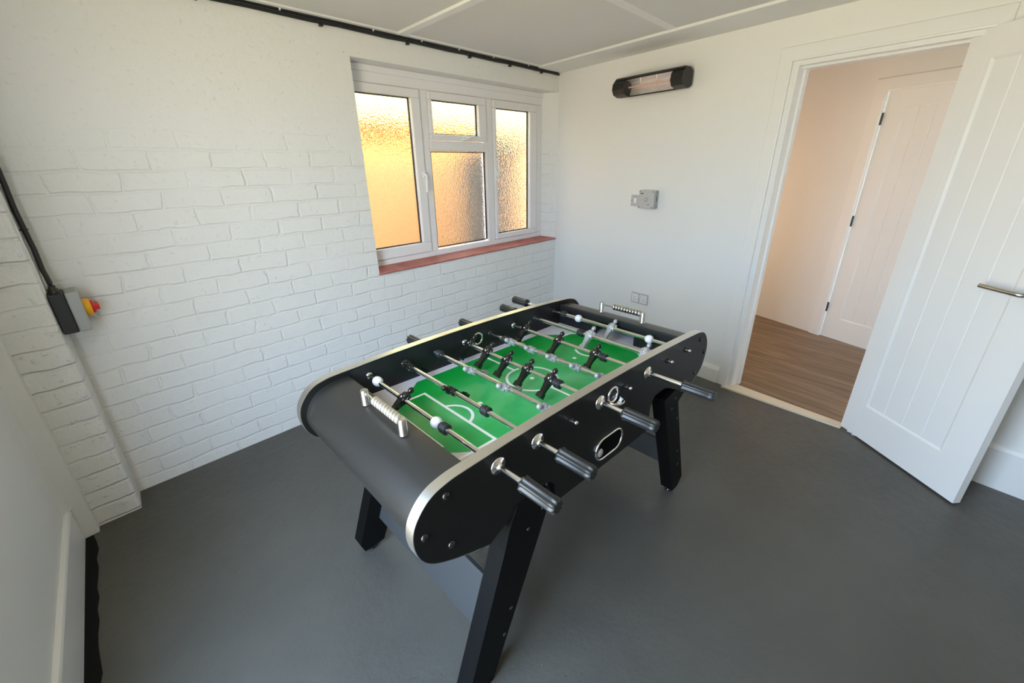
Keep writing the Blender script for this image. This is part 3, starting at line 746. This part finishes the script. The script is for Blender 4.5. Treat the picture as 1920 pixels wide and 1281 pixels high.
# index, near handle?, grip start v, colour, player angle (feet towards +u positive), players, bumpers, stops, handle tilt
RODS = [
 (0, True,  .632, 'b', -58, [.082], [.311], [-.091,.272]),
 (1, True,  .622, 'b',  52, [-.108,.153], [.324,-.143], []),
 (2, False, -.252,'g',  60, [.082,.262,.446], [-.132], []),
 (3, True,  .630, 'b', -48, [-.120,-.007,.107,.218,.331], [.366], []),
 (4, False, -.262,'g',  60, [-.010,.105,.220,.336,.449], [-.052], []),
 (5, True,  .674, 'b', -48, [-.076,.120,.311], [.352], []),
 (6, False, -.288,'g', -48, [.178,.447], [.131], []),
 (7, False, -.345,'g', -52, [.193], [-.088], [.005,.384]),
]
GL = .105
for i, near, g, col, ang, pls, bums, stops in RODS:
    u = i*S; sg = 1 if near else -1
    rod = MB(); R_ = .0085
    if near:
        rod.cyl(T(0,V0+.002,0), T(0,V1O+.028,0), R_-.0005, 16); rod.cyl(T(0,V1-.1,0), T(0,V1O+.03,0), .0062, 14); rod.cyl(T(0,V1O+.026,0), T(0,g+.02,0), R_, 16)
    else:
        rod.cyl(T(0,V0+.07 if i in (4,5,7) else V0+.002,0), T(0,V1-.012 if i != 7 else .40,0), R_, 16); rod.cyl(T(0,g-.02,0), T(0,V0+.08,0), .0062, 14); rod.cyl(T(0,.36,0), T(0,V1O+.018,0), .0066, 14)
        rod.ball(T(0,V1O+.018,0), .0066, 12)
    ro = rod.build('rod', M['chrome'], tb, loc=T(u,0,ZR))
    for v in pls: child(PLB if col == 'b' else PLG, 'player', ro, 0, v, 0, (0, -math.radians(ang), 0))
    for v in bums: child(BUM, 'bumper', ro, 0, v, 0)
    for v in stops: child(STOP, 'stop_ball', ro, 0, v, 0)
    child(GRIP, 'handle', ro, 0, g, 0, (0, 0, 0) if near else (0, 0, PI))
    if not near:
        pass
    # bearings
    be = MB()
    if near:
        be.lathe([(0,.024),(.003,.0235),(.004,.012),(.010,.0105),(.012,.0095)], T(u, V1O, ZR), (0,-1,0), 28); be.build('rod_bearing', M['chrome'], tb)
        be = MB(); be.lathe([(0,.013),(.004,.013),(.006,.010)], T(u, V0, ZR), (0,-1,0), 20); be.build('rod_bearing', M['chrome'] if i in (0,3,5) else M['black_plastic'], tb)
    else:
        be.lathe([(0,.0095),(.003,.0090),(.004,.0065)], T(u, V1O, ZR), (0,-1,0), 20); be.build('rod_bearing', M['panel'], tb)
        be = MB(); be.lathe([(0,.013),(.004,.013),(.006,.010)], T(u, V0, ZR), (0,-1,0), 20); be.build('rod_bearing', M['black_plastic'], tb)
        be = MB(); be.lathe([(0,.024),(.003,.0235),(.004,.012),(.010,.0105)], T(u, V0O, ZR), (0,1,0), 24); be.build('rod_bearing', M['chrome'], tb)

# score counters on the end decks
def counter(u, mirror):
    rail = MB(); zt = .833+.045
    rail.cyl(T(u,.068,zt-.006), T(u,.290,zt-.006), .0035, 10); rc = rail.build('score_counter', M['chrome'], tb)
    for v in (.068, .290):
        p = MB(); p.lathe([(0,.0135),(.002,.0125),(.045,.0125),(.048,.0105)], T(u, v, .8332), (0,0,1), 22); p.build('post', M['steel'], rc)
    d_ = MB(); d_.lathe([(-.0062,.006),(-.0055,.0125),(-.002,.0142),(.002,.0142),(.0055,.0125),(.0062,.006)], (0,0,0), (0,1,0), 18); me = mk(d_, M['bead'] if not mirror else M['steel'], 'bead')
    for k in range(10): child(me, 'bead', rc, u, .272-.0148*k if True else 0, zt-.006)
counter(-.116, False); counter(1.109, True)

# ball cups
def cup(v, sgn):
    mb = MB(); c_ = T(.503, v, .806); n_ = (0, -sgn, 0)
    mb.torus(c_, .026, .0045, n_, 30, 8)
    mb.lathe([(0,.023),(.0008,.023)], T(.503, v+.0004*sgn, .806), n_, 24, 1)
    o_ = mb.build('ball_cup', [M['chrome'], M['inner']], tb)
    mb = MB(); vs = []; fs = []
    for i in range(9):
        a = PI*.5*i/8
        for k in range(13):
            b2 = PI*k/12; r = .030*math.cos(a)
            vs.append(T(.503+r*math.cos(b2), v+sgn*(.003+.036*math.sin(b2)*math.cos(a)), .789-.020*math.sin(a)))
    fs = [(i*13+k, i*13+k+1, (i+1)*13+k+1, (i+1)*13+k) for i in range(8) for k in range(12)]
    mb.add(vs, fs, 0, True)
    mb.tube([T(.503+.030*math.cos(PI*k/12), v+sgn*(.003+.036*math.sin(PI*k/12)), .790) for k in range(13)], .0028, 8)
    q = mb.build('cup_bowl', M['chrome'], o_); s_ = q.modifiers.new('solid', 'SOLIDIFY'); s_.thickness = .002
cup(V1O, 1)
mb = MB(); mb.torus(T(.505, V0+.001, .803), .025, .0045, (0,1,0), 30, 8); mb.lathe([(0,.021),(.001,.021)], T(.503, V0+.0014, .803), (0,-1,0), 22, 1); mb.build('ball_cup', [M['chrome'], M['inner']], tb)
# ball return opening
mb = MB(); c0, c1, zc_, r = .468, .542, .612, .041
pts = []
for i in range(13): a = PI/2+PI*i/12; pts.append((c0+r*math.cos(a), zc_+r*math.sin(a)))
for i in range(13): a = -PI/2+PI*i/12; pts.append((c1+r*math.cos(a), zc_+r*math.sin(a)))
loop = pts+[pts[0], pts[1]]
mb.tube([T(p[0], V1O+.002, p[1]) for p in loop], .0042, 8)
br = mb.build('ball_return', M['chrome'], tb)
mb = MB(); mb.prism(pts, lambda p, q, t: T(p, t, q), V1O-.002, V1O+.0012); mb.build('return_opening', mat('dark_return_hole', (.001,.001,.001), .9, spec=.1), br)
mb = MB(); mb.ball(T(.452, V1O+.002, .602), .016, 14, 0, (1,.45,1)); mb.build('stored_ball', M['silver_plastic'], br)
# dark bolts in the near panel
for (u, z) in ((-.158,.812),(-.223,.734),(-.155,.660),(1.148,.812),(1.209,.734),(1.142,.656)):
    mb = MB(); mb.lathe([(0,.0105),(.003,.0095),(.006,.005)], T(u, V1O, z), (0,-1,0), 18); mb.build('panel_bolt', M['black_plastic'], tb)

# legs with levelling feet, stretchers between them
legR = [(1.112,.022),(1.160,.022),(1.198,.062),(1.016,.566),(1.062,.594),(.975,.641),(.885,.622)]
legL = [(-.100,.022),(-.128,.022),(-.142,.062),(.012,.503),(.030,.566),(.060,.630),(.105,.637),(.190,.625),(.206,.585),(-.042,.030)]
def leg(poly, v0_, v1_, fu, screws, vf):
    mb = MB(); mb.prism(poly, lambda p, q, t: T(p, t, q), v0_, v1_); lo = mb.build('leg', M['black_leg'], tb, bevel=.003)
    f = MB(); f.lathe([(0,.020),(.006,.020),(.010,.014),(.022,.008),(.030,.008)], T(fu, (v0_+v1_)/2, .0008), (0,0,1), 18); f.build('levelling_foot', M['black_plastic'], lo)
    for (su, sz) in screws:
        s_ = MB(); s_.lathe([(0,.0065),(.0015,.006),(.0030,.003)], T(su, vf, sz), (0,-1,0), 12); s_.build('screw', M['screw'], lo)
leg(legR, .488, .547, 1.137, [(.962,.552),(.985,.594),(1.028,.478),(1.09,.27),(1.12,.18)], .547)
leg([(-.0536,.004),(-.140,.004),(-.150,.030)]+legL[3:-1], .488, .547, -.085, [(.105,.520),(.165,.560),(.030,.255),(.0,.165)], .547)
leg(legR, -.232, -.173, 1.137, [], -.173)
leg(legL, -.232, -.173, -.085, [], -.173)
def stretcher(ut, zt, ub, zb, th):
    d_ = Vector((ub-ut, zb-zt)).normalized(); n_ = Vector((-d_.y, d_.x))*th
    if n_.x < 0: n_ = -n_
    mb = MB(); mb.prism([(ut,zt),(ub,zb),(ub+n_.x,zb+n_.y),(ut+n_.x,zt+n_.y)], lambda p, q, t: T(p, t, q), -.175, .490); mb.build('stretcher', M['stretcher'], tb, bevel=.002)
stretcher(.012, .318, -.048, .150, .018); stretcher(1.024, .330, 1.085, .170, .018)
mb = MB(); mb.lathe([(0,.009),(.010,.008),(.014,.004)], T(-.13, .40, .640), (0,0,-1), 12); mb.lathe([(0,.009),(.010,.008)], T(-.11, .41, .640), (0,0,-1), 12); mb.build('base_fixing', M['white_plastic'], tb)

# ------------------------------------------------------------------ light, sky, camera
w = bpy.data.worlds.new('World'); bpy.context.scene.world = w; w.use_nodes = True
nt = w.node_tree; bg = nt.nodes['Background']
tc = nt.nodes.new('ShaderNodeTexCoord'); sx = nt.nodes.new('ShaderNodeSeparateXYZ'); cr = nt.nodes.new('ShaderNodeValToRGB'); mr = nt.nodes.new('ShaderNodeMapRange')
nt.links.new(tc.outputs['Generated'], sx.inputs[0]); nt.links.new(sx.outputs['Z'], mr.inputs[0]); mr.inputs[1].default_value = -1; mr.inputs[2].default_value = 1
nt.links.new(mr.outputs[0], cr.inputs[0]); nt.links.new(cr.outputs[0], bg.inputs[0])
e = cr.color_ramp.elements; e[0].position = .46; e[0].color = (.60,.535,.37,1); e[1].position = .56; e[1].color = (.64,.83,1.06,1)
x = e.new(1.0); x.color = (.50,.73,1.08,1)
bg.inputs[1].default_value = 18.0

def area(name, loc, target, sx_, sy_, power, col, portal=False):
    l = bpy.data.lights.new(name, 'AREA'); l.shape = 'RECTANGLE'; l.size = sx_; l.size_y = sy_; l.energy = power; l.color = col
    o_ = bpy.data.objects.new(name, l); C.objects.link(o_); o_.location = loc
    d = (Vector(target)-Vector(loc)).normalized(); o_.rotation_euler = d.to_track_quat('-Z', 'Y').to_euler()
    if portal: l.cycles.is_portal = True
    return o_
yc = (OY0+OY1)/2
area('daylight_portal', (xc(yc)-.17, yc, (OZ0+OZ1)/2), (xc(yc)+1, yc, (OZ0+OZ1)/2), OY1-OY0, OZ1-OZ0, 1, (1,1,1), True)
hl = B(.45, -1.0, 1.15)
area('hall_lamp', hl, hl+TB-NB*.10, .9, 1.6, 10.5, (1.0,.64,.37))
sun = bpy.data.lights.new('sun', 'SUN'); sun.energy = 7; sun.angle = math.radians(1.2); sun.color = (1.0,.84,.45)
so_ = bpy.data.objects.new('sun', sun); C.objects.link(so_)
so_.rotation_euler = Vector((-.28,.74,-.69)).to_track_quat('-Z', 'Y').to_euler()

cam = bpy.data.cameras.new('camera'); co_ = bpy.data.objects.new('camera', cam); C.objects.link(co_)
CX, CY, CZ, YAW, PIT, ROL, FPX = -3.3125469, -2.5409585, 1.5012369, .8123778, .3962646, -.0149962, 789.71633
cy, sy, cp, sp_ = math.cos(YAW), math.sin(YAW), math.cos(PIT), math.sin(PIT)
f_ = Vector((sy*cp, cy*cp, -sp_)); r_ = Vector((cy, -sy, 0)); u_ = r_.cross(f_)
c_, s_ = math.cos(ROL), math.sin(ROL); rr = r_*c_+u_*s_; uu = -r_*s_+u_*c_
m4 = Matrix(((rr.x,uu.x,-f_.x,CX),(rr.y,uu.y,-f_.y,CY),(rr.z,uu.z,-f_.z,CZ),(0,0,0,1)))
co_.matrix_world = m4; cam.sensor_width = 36; cam.sensor_fit = 'HORIZONTAL'; cam.lens = FPX/1920*36; cam.clip_start = .02
sc = bpy.context.scene; sc.camera = co_
sc.view_settings.view_transform = 'Standard'; sc.view_settings.look = 'None'; sc.view_settings.gamma = 1; sc.view_settings.use_curve_mapping = False
sc.view_settings.exposure = 0.12
sc.cycles.max_bounces = 14; sc.cycles.diffuse_bounces = 7; sc.cycles.glossy_bounces = 5; sc.cycles.transmission_bounces = 8
sc.cycles.use_denoising = True; sc.cycles.sample_clamp_indirect = 8
